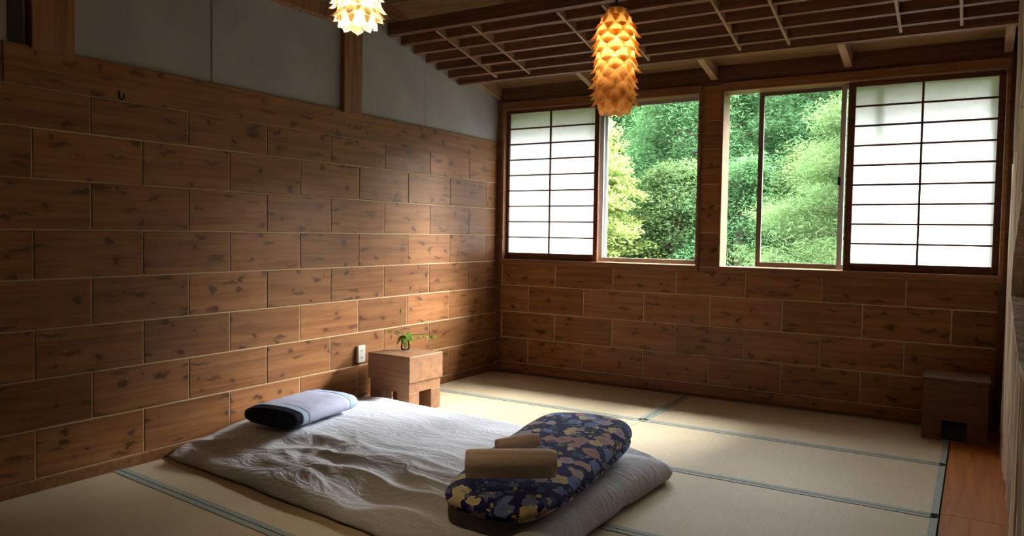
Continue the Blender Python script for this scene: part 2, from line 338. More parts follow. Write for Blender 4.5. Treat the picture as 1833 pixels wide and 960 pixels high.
# left wall
wl = MB().box((-0.02, YB, -0.06), (-0.0045, 0.0, 2.03)).prism([(-0.02, YB, -0.06), (-0.02, 0.1, -0.06), (-0.02, 0.1, 2.48), (-0.02, -3.2, 3.23), (-0.02, YB, 2.47)], (-0.1, 0, 0)).build('wall_left', 'joint')
struct(wl, 'wall of staggered knotty cedar planks with grey panels above', 'wall')
def plank_row(parent, axis, z0, z1, lo, hi, start, T=0.022, length=PL, mat='plank', name='wall_plank', plane=0.0):
    k = math.floor((lo - start) / length); a = start + k * length
    while a < hi:
        p0, p1 = max(a, lo), min(a + length, hi)
        if p1 - p0 > 0.03:
            Lh, Hh = p1 - p0 - GAP, z1 - z0 - GAP
            t = T + random.choice((0, 0.001, 0.002)); me = chamfer_mesh(Lh, T, Hh, mat)
            pro = random.uniform(-0.0012, 0.0012)
            if axis == 'Y': o = link(name, me, (plane - T / 2 + pro, (p0 + p1) / 2, (z0 + z1) / 2), None, (0, 0, math.pi / 2))
            else: o = link(name, me, ((p0 + p1) / 2, plane + T / 2 - pro, (z0 + z1) / 2))
            under(parent, o)
        a += length
zl = [0.05, 0.281, 0.513, 0.744, 0.976, 1.207, 1.44, 1.67, 1.855]
JA, JB = -3.394, -3.126
for i in range(8):
    plank_row(wl, 'Y', zl[i], zl[i + 1], YB, -0.004, JB if (7 - i) % 2 == 0 else JA)
plank_row(wl, 'Y', 1.852, 2.04, YB, -0.004, -4.05, T=0.03, length=4.2, mat='board', name='top_board', plane=0.004)
bl = MB().box((-0.02, YB, -0.05), (0.012, -0.004, 0.048)).build('baseboard_left', 'board', bevel=0.003); struct(bl, 'low cedar baseboard under the knotty plank wall', 'baseboard')
for y0, y1 in ((YB, -3.95), (-3.935, -2.98), (-2.965, -1.965), (-1.79, -1.045), (-1.04, 0.0)):
    part(MB().prism([(-0.021, y0, 2.0), (-0.021, y1, 2.0), (-0.021, y1, roof_z(y1) - 0.03), (-0.021, y0, roof_z(y0) - 0.03)] if not (y0 < -3.2 < y1) else
                    [(-0.021, y0, 2.0), (-0.021, y1, 2.0), (-0.021, y1, roof_z(y1) - 0.03), (-0.021, -3.2, 3.2), (-0.021, y0, roof_z(y0) - 0.03)], (0.012, 0, 0)), 'wall_panel', 'plaster', wl)
for y in (-2.972, -1.0425): part(MB().box((-0.012, y - 0.004, 2.03), (-0.0095, y + 0.004, roof_z(y) - 0.05)), 'panel_seam', 'seam', wl)
part(MB().box((-0.02, -1.965, 2.02), (0.03, -1.79, roof_z(-1.8) - 0.04)), 'wall_post', 'post', wl, bevel=0.004)
part(MB().box((-0.02, -3.94, 2.02), (0.03, -3.745, roof_z(-3.9) - 0.04)), 'wall_post', 'post', wl, bevel=0.004)
part(MB().box((-0.02, -4.02, 2.035), (-0.004, -3.96, roof_z(-3.98) - 0.04)), 'dark_strip', 'black', wl)
part(MB().box((-0.02, -3.745, 2.60), (0.035, -1.965, 2.70)), 'tie_beam', 'post', wl, bevel=0.004)

# back wall with two window openings
W1 = (0.07, 1.826); W2 = (2.015, 3.80); ZS, ZH = 0.985, 2.365
wb = MB()
wb.box((0.0, 0.0045, -0.06), (RX, 0.0225, ZS)).box((W1[1] + 0.012, 0.0045, ZS), (W2[0] - 0.012, 0.0225, ZH)).box((-0.12, 0.0225, -0.06), (RX + 0.1, 0.16, ZS)).box((-0.12, 0.0225, ZH), (RX + 0.1, 0.16, 2.62))
wb.box((-0.12, 0.0225, ZS), (W1[0] - 0.012, 0.16, ZH)).box((W1[1] + 0.012, 0.0225, ZS), (W2[0] - 0.012, 0.16, ZH)).box((W2[1] + 0.012, 0.0225, ZS), (RX + 0.1, 0.16, ZH))
wb = wb.build('wall_back', 'joint'); struct(wb, 'cedar plank wall holding the two windows', 'wall')
zb = [0.078, 0.300, 0.531, 0.766, 0.985]
for i in range(4): plank_row(wb, 'X', zb[i], zb[i + 1], 0.004, RX, 0.333 if i in (0, 2) else 0.597)
zz = [0.985, 1.25, 1.62, 1.885, 2.10, 2.365]
for i in range(5): plank_row(wb, 'X', zz[i], zz[i + 1], W1[1] + 0.02, W2[0] - 0.02, W1[1] + 0.02, length=1.0)
part(MB().box((0.0, -0.012, 0.08), (0.05, 0.03, 2.45)), 'corner_post', 'dark', wb, bevel=0.003)
part(MB().box((3.80, -0.012, 0.05), (3.84, 0.03, 2.45)), 'corner_post', 'dark', wb, bevel=0.003)
part(MB().box((0.0, -0.005, 2.372), (RX, 0.025, 2.51)), 'header_board', 'dark', wb, bevel=0.003)
bb = MB().box((0.012, -0.012, -0.05), (RX, 0.022, 0.075)).build('baseboard_back', 'board', bevel=0.003); struct(bb, 'low cedar baseboard under the windows', 'baseboard')

# windows: casing, aluminium sashes, glass
def sash(parent, x0, x1, y, mat, z0=1.0, z1=2.305, w=0.035, d=0.022):
    s = part(MB().box((x0, y, z0), (x0 + w, y + d, z1)).box((x1 - w, y, z0), (x1, y + d, z1)).box((x0 + w, y, z0), (x1 - w, y + d, z0 + w)).box((x0 + w, y, z1 - w * 0.8), (x1 - w, y + d, z1)), 'sash_frame', mat, parent)
    c = Vector(s.location) + Vector(parent.location)
    gl = MB().box((x0 + w - 0.004, y + d * 0.4, z0 + w - 0.004), (x1 - w + 0.004, y + d * 0.4 + 0.0004, z1 - w * 0.8 + 0.004))
    gl = MB().add([(x0 + w - .004, y + d * .4, z0 + w - .004), (x1 - w + .004, y + d * .4, z0 + w - .004), (x1 - w + .004, y + d * .4, z1 - w * .8 + .004), (x0 + w - .004, y + d * .4, z1 - w * .8 + .004)], [(0, 1, 2, 3)]).build('glass_pane', 'glass')
    gl.parent = s; gl.location = Vector(gl.location) - c
    return s
def window(name, X, label):
    x0, x1 = X
    w = MB().box((x0 - 0.02, -0.02, ZS - 0.035), (x1 + 0.02, 0.155, ZS + 0.012)).build(name, 'frame', bevel=0.003)
    struct(w, label, 'window')
    part(MB().box((x0 - 0.02, -0.02, ZH - 0.055), (x1 + 0.02, 0.155, ZH + 0.012)), 'window_head', 'frame', w, bevel=0.003)
    for a in (x0 - 0.02, x1): part(MB().box((a, -0.018, ZS + 0.0125), (a + 0.02, 0.153, ZH - 0.0555)), 'window_jamb', 'frame', w)
    return w
w1 = window('window_1', W1, 'window beside the plank wall with trees behind its glass')
w2 = window('window_2', W2, 'window with a partly open sash and green pines outside')
sash(w1, 0.955, 1.822, 0.088, 'alu'); sash(w1, 0.073, 1.01, 0.118, 'alu')
s2 = sash(w2, 2.245, 3.155, 0.118, 'bronze'); s3 = sash(w2, 2.82, 3.795, 0.088, 'alu')
lk = MB().box((2.812, 0.074, 1.60), (2.835, 0.0875, 1.66)).build('sash_latch', 'black', bevel=0.003); lk.parent = s3; lk.location = Vector(lk.location) - Vector(s3.location) - Vector(w2.location)

# shoji panels
def shoji(x0, x1, px0, px1, mid, z0, z1, label):
    y0, y1 = 0.034, 0.062
    r = empty('shoji_panel', ((x0 + x1) / 2, 0.048, ZS + 0.0125)); tag(r, label, 'shoji', 'shoji screens')
    zb0, zt1 = ZS + 0.0125, ZH - 0.0565
    part(MB().box((x0, y0, zb0), (px0, y1, zt1)), 'stile', 'shoji', r, bevel=0.002); part(MB().box((px1, y0, zb0), (x1, y1, zt1)), 'stile', 'shoji', r, bevel=0.002)
    part(MB().box((px0 + .0005, y0, zb0), (px1 - .0005, y1, z0)), 'bottom_rail', 'shoji', r, bevel=0.002)
    part(MB().box((px0 + .0005, y0, z1), (px1 - .0005, y1, zt1)), 'top_rail', 'shoji', r, bevel=0.002)
    part(MB().box((mid - 0.007, y0 + 0.004, z0), (mid + 0.007, y1 - 0.01, z1)), 'vertical_bar', 'shoji', r)
    h = (z1 - z0) / 9
    for k in range(1, 9):
        part(MB().box((px0, y0 + 0.005, z0 + k * h - 0.0065), (px1, y1 - 0.011, z0 + k * h + 0.0065)), 'cross_bar', 'shoji', r)
    for k in range(9):
        for a, b in ((px0, mid), (mid, px1)):
            part(MB().add([(a, y1 - 0.008, z0 + k * h), (b, y1 - 0.008, z0 + k * h), (b, y1 - 0.008, z0 + (k + 1) * h), (a, y1 - 0.008, z0 + (k + 1) * h)], [(0, 1, 2, 3)]), 'paper_pane', 'paper', r)
shoji(0.0715, 0.968, 0.097, 0.928, 0.507, 1.056, 2.283, 'white paper shoji screen closed over the window beside the knotty plank wall')
shoji(2.872, 3.798, 2.919, 3.758, 3.332, 1.052, 2.276, 'white paper shoji screen in the window beside the rough weathered board wall')

# right wall of rough boards with a dark angular niche
hole = [(-1.22, 0.95), (-1.30, 1.14), (-1.95, 1.42), (-3.0, 1.42), (-3.3, 1.1), (-2.9, 0.78), (-2.25, 0.76)]
wr = MB().box((RX + 0.30, YR, -0.06), (RX + 0.36, 0.16, 3.25)).box((RX + 0.012, YR, -0.06), (RX + 0.30, YR + 0.05, 3.2)).build('wall_right', 'dark')
struct(wr, 'rough weathered board wall with a dark angular opening', 'wall')
def clip(poly, ya, yb):
    def half(P, s, c):
        out = []
        for i in range(len(P)):
            a, b = P[i], P[(i + 1) % len(P)]; da, db = s * (a[0] - c), s * (b[0] - c)
            if da >= 0: out.append(a)
            if da * db < 0: t = da / (da - db); out.append((c, a[1] + t * (b[1] - a[1])))
        return out
    q = half(poly, 1, ya)
    return half(q, -1, yb) if len(q) > 2 else []
y = 0.0; rnd = random.Random(5)
while y > YR + 0.02:
    w = rnd.uniform(0.10, 0.19); ya = max(YR, y - w); yb_ = y
    dx = rnd.uniform(-0.008, 0.014); cut = rnd.uniform(0.9, 1.9)
    h = clip(hole, ya, yb_); top = roof_z(yb_) - 0.03; segs = []
    if len(h) > 2:
        zlo = min(p[1] for p in h); zhi = max(p[1] for p in h)
        # lower and upper part follow the slanted opening
        lo_l = min([p[1] for p in h if abs(p[0] - ya) < 1e-6] or [zlo]); lo_r = min([p[1] for p in h if abs(p[0] - yb_) < 1e-6] or [zlo])
        hi_l = max([p[1] for p in h if abs(p[0] - ya) < 1e-6] or [zhi]); hi_r = max([p[1] for p in h if abs(p[0] - yb_) < 1e-6] or [zhi])
        segs = [(-0.04, -0.04, lo_l, lo_r), (hi_l, hi_r, roof_z(ya) - .03, roof_z(yb_) - .03)]
    else:
        segs = [(-0.04, -0.04, cut, cut + 0.01), (cut + 0.006, cut + 0.016, roof_z(ya) - .03, roof_z(yb_) - .03)]
    for k, (a, b, c, d) in enumerate(segs):
        n = 10; mb = MB(); vs = []; ex = dx + (0 if k == 0 else rnd.uniform(-0.006, 0.01))
        for j in range(n + 1):
            t = j / n; z1 = a + (c - a) * t; z2 = b + (d - b) * t
            e1 = 0.004 * noise.noise(Vector((ya * 9, z1 * 5, 1))); e2 = 0.004 * noise.noise(Vector((yb_ * 9, z2 * 5, 4)))
            f = 0.008 * noise.noise(Vector((y * 7, z1 * 3, 8 + k)))
            vs += [(RX + ex + 0.006, ya + 0.002 + abs(e1), z1), (RX + ex - 0.006 + f, ya + (yb_ - ya) * 0.3, z1 + (z2 - z1) * 0.3), (RX + ex - 0.006 + f, ya + (yb_ - ya) * 0.7, z1 + (z2 - z1) * 0.7), (RX + ex + 0.006, yb_ - 0.002 - abs(e2), z2), (RX + 0.05, yb_ - 0.002, z2), (RX + 0.05, ya + 0.002, z1)]
        fs = [(6 * j + i, 6 * j + (i + 1) % 6, 6 * (j + 1) + (i + 1) % 6, 6 * (j + 1) + i) for j in range(n) for i in range(6)] + [tuple(range(5, -1, -1)), tuple(range(6 * n, 6 * n + 6))]
        part(mb.add(vs, fs), 'rough_board', 'rough', wr)
    y = ya
# frame strips lining the opening
for i in range(len(hole)):
    a, b = hole[i], hole[(i + 1) % len(hole)]; cy, cz = -2.2, 1.08
    d = Vector((0, b[0] - a[0], b[1] - a[1])).normalized(); nn = Vector((0, -d.z, d.y)); nn = nn if nn.dot(Vector((0, cy - a[0], cz - a[1]))) < 0 else -nn
    P = [Vector((RX - 0.012, *a)), Vector((RX - 0.012, *b)), Vector((RX - 0.012, *b)) + nn * 0.03, Vector((RX - 0.012, *a)) + nn * 0.03]
    part(MB().prism(P, (0.32, 0, 0)), 'opening_trim', 'rough', wr)
# rear part of the room, behind the viewpoint
rw = MB().box((-0.12, YB - 0.1, -0.06), (RX2 + 0.1, YB, 2.9)).build('wall_rear', 'rear'); struct(rw, 'plain dark wooden wall at the far end from the windows', 'wall')
sw = MB().box((RX2, YB, -0.06), (RX2 + 0.1, YR, 3.3)).box((RX + 0.36, YR, -0.06), (RX2 + 0.1, YR + 0.1, 3.3)).build('wall_side', 'rear'); struct(sw, 'dark wooden side wall beyond the rough boards', 'wall')

# ceiling
cl = MB()
for s, ya, yb_ in ((0, 0.16, -3.2), (1, -3.2, YB - 0.1)):
    cl.prism([(-0.14, ya, roof_z(ya) + 0.028), (-0.14, yb_, roof_z(yb_) + 0.028), (-0.14, yb_, roof_z(yb_) + 0.13), (-0.14, ya, roof_z(ya) + 0.13)], (RX2 + 0.26, 0, 0))
cl = cl.build('ceiling', 'dark'); struct(cl, 'sloping board ceiling with rafters and a dark wooden lattice', 'ceiling')
yy = 0.0; k = 0
while yy > -3.19:
    y2 = max(-3.2, yy - 0.215)
    for xa, xb in (((0.0, 1.9), (1.9, RX)) if k % 2 else ((0.0, 2.87), (2.87, RX))):
        lz = 0.006 * (k % 2)
        P = [(xa + .001, yy + 0.02, roof_z(yy + 0.02) + lz), (xa + .001, y2, roof_z(y2) + lz), (xa + .001, y2, roof_z(y2) + lz + 0.012), (xa + .001, yy + .02, roof_z(yy + .02) + lz + 0.012)]
        part(MB().prism(P, (xb - xa - .002, 0, 0)), 'ceiling_board', 'cboard', cl)
    yy = y2; k += 1
def sloped(x0, x1, ya, yb_, o0, o1):
    f = lambda y, o: 2.2935 - 0.228 * y + o
    return MB().prism([(x0, ya, f(ya, o0)), (x0, yb_, f(yb_, o0)), (x0, yb_, f(yb_, o1)), (x0, ya, f(ya, o1))], (x1 - x0, 0, 0))
for x in (0.012, 0.955, 1.935, 2.87, 3.80): part(sloped(x - (0.012 if x < .1 else 0.024), x + 0.024, -0.006, -3.15, 0.112, 0.208), 'rafter', 'raft', cl)
by = [-0.60, -0.735, -0.883, -1.027, -1.172, -1.325]
for i, yb_ in enumerate(by):
    part(sloped(0.0, RX, yb_, yb_ - 0.026, 0.0, 0.062 if i else 0.11), 'batten', 'batten', cl)
part(sloped(0.0, RX, -1.465, -1.50, -0.002, 0.085), 'edge_beam', 'batten', cl)
for x in (0.41, 0.71, 1.36, 1.672, 2.305, 2.612, 3.245, 3.555): part(sloped(x - 0.008, x + 0.008, -0.68, -1.463, -0.006, 0.05), 'cross_slat', 'raft', cl)
part(MB().box((0.03, -2.02, 2.745), (RX, -1.88, 2.83)), 'purlin', 'dark', cl, bevel=0.004)
part(MB().box((0.03, -3.27, 2.98), (RX, -3.13, 3.14)), 'ridge_beam', 'dark', cl, bevel=0.004)

# ------------------------------------------------------------------ things in the room
def rounded(L, W, H, n=4.0, nu=40, nv=24, seam=0.0):
    """a closed superellipsoid, L along X"""
    vs = []; fs = []; sg = lambda v, e: math.copysign(abs(v) ** e, v)
    for j in range(nv + 1):
        ph = -math.pi / 2 + math.pi * j / nv
        for i in range(nu):
            th = 2 * math.pi * i / nu; c = abs(math.cos(ph)) ** (2 / n)
            vs.append([L / 2 * c * sg(math.cos(th), 2 / n), W / 2 * c * sg(math.sin(th), 2 / n), H / 2 * sg(math.sin(ph), 0.8)])
    for j in range(nv):
        for i in range(nu): fs.append((j * nu + i, j * nu + (i + 1) % nu, (j + 1) * nu + (i + 1) % nu, (j + 1) * nu + i))
    return vs, fs

# futon
def futon():
    cor = [Vector((0.02, -3.28)), Vector((2.40, -3.60)), Vector((2.42, -2.10)), Vector((0.05, -1.90))]
    c = sum(cor, Vector((0, 0))) / 4; per = 110; outl = []
    for k in range(4):
        a, b = cor[k], cor[(k + 1) % 4]; d = b - a; nrm = Vector((d.y, -d.x)).normalized()
        for i in range(per):
            t = i / per; p = a.lerp(b, t)
            bow = -0.035 * (4 * t * (1 - t)) ** 0.7 + 0.02   # sides drawn in, corners pinched out
            wob = 0.010 * noise.noise(Vector((p.x * 4, p.y * 4, 3.1)))
            outl.append(p + nrm * (bow + wob) - (p - c).normalized() * (0.03 * math.exp(-(min(t, 1 - t) / 0.03) ** 2)))
    n = len(outl); rings = [(0.955, 0.0), (0.978, 0.004), (0.993, 0.02), (1.0, 0.045), (0.996, 0.075), (0.985, 0.102), (0.967, 0.122), (0.945, 0.133)]
    rr = list(np.linspace(0.925, 0.02, 90)); vs = []; fs = []
    yn = lambda x: -3.26 - 0.135 * x
    def sag(p):      # the near side slumps gradually to the floor
        t = max(0.0, min(1.0, (p.y - yn(p.x)) / (0.50 if p.x < 1.4 else max(0.16, 0.50 - 0.68 * (p.x - 1.4))))); return 0.30 + 0.70 * t ** 0.75
    def wr_(p, edge):
        nf = max(0.0, min(1.0, (-2.62 - 0.06 * p.x - p.y) / 0.5))
        q = Vector((p.x * 1.6, (p.y + 0.16 * p.x) * 7.0, 0.3)); w1 = noise.noise(q + Vector((0.0, 1.2 * noise.noise(Vector((p.x * 2, p.y * 2, 7))), 0)))
        w2 = noise.noise(Vector((p.x * 5, p.y * 17 + p.x * 4, 5.3))); w3 = noise.noise(Vector((p.x * 2.4, p.y * 3.2, 1.7)))
        cx, cy = 0.95, -3.22; rad = math.atan2(p.y - cy, p.x - cx); dist = math.hypot(p.x - cx, p.y - cy)
        star = (abs(math.sin(rad * 5.5 + 2.2 * noise.noise(Vector((p.x * 2.5, p.y * 2.5, 9))))) - 0.45) * math.exp(-((dist - 0.22) / 0.26) ** 2)
        far = noise.noise(Vector((p.x * 7 - p.y * 5, p.y * 2 + p.x * 2, 3.3))) * (1 - nf)
        z = (0.005 + 0.038 * nf) * (0.42 - 1.5 * abs(w1)) + (0.0015 + 0.007 * nf) * w2 + 0.007 * star + 0.010 * w3 + 0.0045 * far
        return z * edge
    def vert(p, z, e): vs.append((p.x, p.y, max(0.0005, z * sag(p) + wr_(p, e))))
    for r, z in rings:
        for i, o in enumerate(outl):
            t = (i % per) / per; tt = min(t, 1 - t); pinch = math.exp(-(tt / 0.06) ** 2)
            zz = z * (1 - 0.45 * pinch) + 0.022 * pinch * (z > 0.0)
            side = 0.008 * noise.noise(Vector((o.x * 9, o.y * 9, z * 14)))
            p = c + (o - c) * r; d = (o - c).normalized(); vert(p + d * side, zz, 0.35 if z > 0.06 else 0.0)
    for r in rr:
        for i, o in enumerate(outl):
            t = (i % per) / per; tt = min(t, 1 - t); pinch = math.exp(-(tt / 0.06) ** 2) * max(0, (r - 0.7) / 0.25)
            p = c + (o - c) * r; e = (1 - r) / 0.075
            vert(p, 0.138 + 0.010 * (1 - r ** 3) - 0.05 * pinch, min(1.0, 0.35 + 0.65 * (0.945 - r) / 0.15))
    R = len(rings) + len(rr)
    fs = [(j * n + i, j * n + (i + 1) % n, (j + 1) * n + (i + 1) % n, (j + 1) * n + i) for j in range(R - 1) for i in range(n)]
    fs.append(tuple((R - 1) * n + i for i in range(n))); fs.append(tuple(range(n - 1, -1, -1)))
    m = MB().add(vs, fs); o = m.build('futon', 'sheet', smooth=True)
    tag(o, 'white cotton futon mattress with a wrinkled sheet laid on the tatami', 'futon'); return o
fut = futon()

# pillow with a navy end and pale blue trims
pil = empty('pillow', (0.42, -2.69, 0.151), 0.13); tag(pil, 'lilac pillow with pale blue trims and a dark navy end on the futon', 'pillow')
def pillow_slice(t0, t1, grow, n=16, seg=40):
    vs = []; fs = []
    for j in range(n + 1):
        t = t0 + (t1 - t0) * j / n; e = max(0.0, 1 - abs(t) ** 5) ** 0.5; e = 0.8 + 0.2 * e
        for i in range(seg):
            th = 2 * math.pi * i / seg; sx = math.copysign(abs(math.cos(th)) ** 0.75, math.cos(th)); sz = math.copysign(abs(math.sin(th)) ** 0.7, math.sin(th))
            w = 0.185 * (0.9 + 0.1 * e) + grow; h = 0.056 * e + grow
            wr_ = 0.004 * noise.noise(Vector((sx * 3, t * 6, sz * 3)))
            vs.append((sx * w, t * 0.27, 0.058 + sz * h + wr_ - 0.0 * t))
    for j in range(n):
        for i in range(seg): fs.append((j * seg + i, j * seg + (i + 1) % seg, (j + 1) * seg + (i + 1) % seg, (j + 1) * seg + i))
    fs += [tuple(range(seg - 1, -1, -1)), tuple(range(n * seg, (n + 1) * seg))]
    return MB().add(vs, fs)
for nm, mt, a, b, gr in (('pillow_end', 'navy', -1.0, -0.83, 0.0), ('trim_band', 'ltblue', -0.83, -0.68, 0.003), ('pillow_body', 'lilac', -0.68, 0.70, 0.001), ('trim_band', 'ltblue', 0.70, 0.86, 0.003), ('pillow_end', 'lilac', 0.86, 1.0, 0.0)):
    o = pillow_slice(a, b, gr).build(nm, mt, smooth=True); o.parent = pil

# folded floral blanket: two puffy folds, one object
bv, bf = rounded(0.52, 1.24, 0.17, 4.2, 72, 40); bo = []
for x, y_, z_ in bv:
    u = y_ / 0.62; nn = noise.noise(Vector((x * 4, y_ * 3, z_ * 6))); n2 = noise.noise(Vector((x * 11, y_ * 9, z_ * 12)))
    gr = 1 - 0.07 * math.exp(-((z_ + 0.012 + 0.012 * nn) / 0.010) ** 2)          # groove where the two folds meet
    hh = 0.86 + 0.20 * u - 0.08 * max(0, -u) ** 3
    ww = (1 + 0.05 * noise.noise(Vector((0.3, y_ * 3.5, 2)))) * (1 - 0.08 * max(0, -u))
    bo.append((x * gr * ww, y_ * (1 - 0.03 * (1 - gr) / 0.07) + 0.01 * nn, (z_ + 0.085) * hh + 0.007 * nn + 0.003 * n2))
bk = MB().add(bo, bf).build('folded_blanket', 'floral', smooth=True, recenter=False); bk.location = (2.09, -2.83, 0.150); bk.rotation_euler = (0.022, 0, 0.09)
tag(bk, 'folded navy blanket printed with pale flowers across the foot of the futon', 'blanket')

# rolled towels
def towel(name, a, b, r, label):
    a, b = Vector(a), Vector(b); ax = (b - a); Ln = ax.length; q = ax.to_track_quat('X', 'Z')
    root = empty(name, (a + b) / 2); root.rotation_euler = q.to_euler(); tag(root, label, 'towel', 'rolled towels on the folded blanket')
    seg, n = 48, 16; vs = []; fs = []
    for j in range(n + 1):
        t = j / n; x = (t - 0.5) * Ln; e = 1 - 0.10 * (abs(2 * t - 1) ** 10)
        for i in range(seg):
            th = 2 * math.pi * i / seg; s = r * e * (1.0 - 0.07 * math.exp(-((th - 0.35 * 2 * math.pi) / 0.10) ** 2) + 0.018 * noise.noise(Vector((math.cos(th) * 2, math.sin(th) * 2, x * 12))))
            vs.append((x, s * math.cos(th), s * math.sin(th)))
    fs = [(j * seg + i, j * seg + (i + 1) % seg, (j + 1) * seg + (i + 1) % seg, (j + 1) * seg + i) for j in range(n) for i in range(seg)] + [tuple(range(seg - 1, -1, -1)), tuple(range(n * seg, (n + 1) * seg))]
    o = MB().add(vs, fs).build('roll', 'towel', smooth=True); o.parent = root
    for s in (-1, 1):   # the spiral edge seen on each end
        pts = [(s * Ln / 2, rr * math.cos(th), rr * math.sin(th)) for th, rr in [(k * 0.35, r * (0.12 + 0.8 * k / 46)) for k in range(46)]]
        o = MB().tube(pts, r * 0.055, 6).build('spiral_edge', 'towel', smooth=True); o.parent = root
towel('rolled_towel', (2.015, -3.35, 0.326), (2.315, -3.175, 0.333), 0.057, 'large beige rolled bath towel lying on the folded blanket')
towel('rolled_towel', (2.0, -3.105, 0.334), (2.105, -2.95, 0.342), 0.031, 'small beige rolled hand towel leaning behind the larger rolled towel')

# bedside table
tb = empty('bedside_table', (0.32, -1.655, 0.0), -0.045); tag(tb, 'low chunky wooden block side table with short square legs by the plank wall', 'table')
o = MB().box((-0.19, -0.175, 0.215), (0.19, 0.175, 0.392)).build('top_block', 'table', bevel=0.004); o.parent = tb
hx, hy = 0.178, 0.163
o = MB().box((-hx, -hy, 0.145), (hx, hy, 0.2145)).build('apron', 'table', bevel=0.002); o.parent = tb
for sx in (-1, 1):
    for sy in (-1, 1):
        x0, x1 = sorted((sx * hx, sx * (hx - 0.11))); y0, y1 = sorted((sy * hy, sy * (hy - 0.10)))
        o = MB().box((x0, y0, 0.0025), (x1, y1, 0.1445)).build('leg', 'table', bevel=0.002); o.parent = tb

# vase with a sprig
vz = empty('glass_vase', (0.262, -1.59, 0.392)); tag(vz, 'small clear glass vase with green sprigs on the block side table', 'vase')
o = MB().lathe([(0.0, 0.001), (0.027, 0.001), (0.032, 0.012), (0.030, 0.04), (0.026, 0.062), (0.030, 0.078)], 24).build('vase_body', 'vglass', smooth=True, recenter=False); o.parent = vz
rl = random.Random(3)
def leaf_mesh(L_, W_, curl):
    vs = []; n = 6
    for i in range(n + 1):
        t = i / n; w = W_ * math.sin(math.pi * min(1, t * 1.02)) ** 0.8 * (1 - 0.3 * t); z = -curl * t * t * L_
        vs += [(t * L_, -w, z + 0.15 * w), (t * L_, 0, z), (t * L_, w, z + 0.15 * w)]
    return vs, [(3 * i + k, 3 * i + k + 1, 3 * i + 4 + k, 3 * i + 3 + k) for i in range(n) for k in (0, 1)]
def add_leaf(parent, pos, yaw, pitch, L_, W_, curl=0.5):
    v, f = leaf_mesh(L_, W_, curl); o = link('leaf', MB().add(v, f).mesh('leaf', 'leaf_in', True), pos, parent, (rl.uniform(-.4, .4), pitch, yaw)); return o
stems = [((0, 0, 0.01), (-0.01, 0.0, 0.08), (-0.03, -0.02, 0.20), (-0.028, -0.015, 0.30)),
         ((0.005, 0, 0.01), (0.01, 0.01, 0.08), (0.05, 0.02, 0.11), (0.13, 0.05, 0.115), (0.20, 0.08, 0.10)),
         ((0, 0.005, 0.01), (0, 0, 0.09), (0.01, 0.0, 0.12)), ((-0.005, 0, 0.01), (-0.015, -0.01, 0.08), (-0.06, -0.04, 0.125), (-0.10, -0.06, 0.14))]
for s in stems: o = MB().tube(s, 0.0022, 6).build('stem', 'stem', recenter=False); o.parent = vz
for k in range(15):
    add_leaf(vz, (rl.uniform(-.015, .02), rl.uniform(-.015, .015), rl.uniform(0.085, 0.115)), rl.uniform(0, 6.28), rl.uniform(-0.5, 0.35), rl.uniform(0.055, 0.085), rl.uniform(0.014, 0.024), rl.uniform(.3, 1.0))
for p, ya in (((-0.03, -0.02, 0.255), 2.2), ((-0.028, -0.015, 0.29), 0.6)): add_leaf(vz, p, ya, -1.1, 0.045, 0.008, 0.3)
for t in (0.09, 0.13, 0.17, 0.20): add_leaf(vz, (t, t * 0.4, 0.112), rl.choice((-0.7, 1.2)), 0.5, 0.04, 0.010, 0.5)
for t in (0.05, 0.08, 0.10): add_leaf(vz, (-t, -t * 0.6, 0.115 + t * 0.2), rl.choice((2.6, 4.2)), 0.3, 0.035, 0.010, 0.5)
add_leaf(vz, (-0.02, -0.015, 0.085), 3.9, 0.9, 0.08, 0.02, 0.4)

# wall outlet and hook
ol = empty('wall_outlet', (0.0, -1.775, 0.362)); tag(ol, 'beige electrical outlet box on the plank wall beside the block table', 'outlet')
o = MB().box((0.003, -0.037, -0.06), (0.026, 0.037, 0.06)).build('outlet_box', 'outlet', bevel=0.004); o.parent = ol
for z in (-0.024, 0.024):
    for y in (-0.008, 0.008): o = MB().box((0.026, y - 0.0015, z - 0.007), (0.0266, y + 0.0015, z + 0.007)).build('slot', 'black'); o.parent = ol
hk = MB().tube([(0.006, -3.519, 1.90), (0.012, -3.519, 1.865), (0.03, -3.519, 1.855), (0.045, -3.519, 1.865), (0.048, -3.519, 1.885)], 0.004, 8).build('wall_hook', 'black', smooth=True)
tag(hk, 'small dark metal hook on the top board of the plank wall', 'hook')

# wooden box in the corner with a square notch
cb = empty('wooden_box', (3.595, -0.285, 0.0)); tag(cb, 'dark wooden box with a square black opening standing in the corner under the window', 'box')
x0, x1, y0, y1, h = -0.172, 0.172, -0.185, 0.185, 0.382
o = MB().box((x0 - 0.008, y0 - 0.008, h - 0.018), (x1 + 0.008, y1, h)).build('lid', 'box', bevel=0.002); o.parent = cb
for a in (x0, x1 - 0.018): o = MB().box((a, y0 + 0.0185, 0.003), (a + 0.018, y1, h - 0.0185)).build('side_panel', 'box'); o.parent = cb
o = MB().box((x0, y0, 0.125), (x1, y0 + 0.018, h - 0.0185)).box((x0, y0, 0.003), (x0 + 0.108, y0 + 0.018, 0.125)).box((x1 - 0.105, y0, 0.003), (x1, y0 + 0.018, 0.125)).build('front_panel', 'box'); o.parent = cb
o = MB().box((x0 + 0.02, y1 - 0.018, 0.003), (x1 - 0.02, y1, h - 0.02)).build('back_panel', 'black'); o.parent = cb
o = MB().box((x0 + 0.105, y0 + 0.03, 0.004), (x0 + 0.245, y0 + 0.12, 0.11)).build('inner_block', 'black', bevel=0.004); o.parent = cb

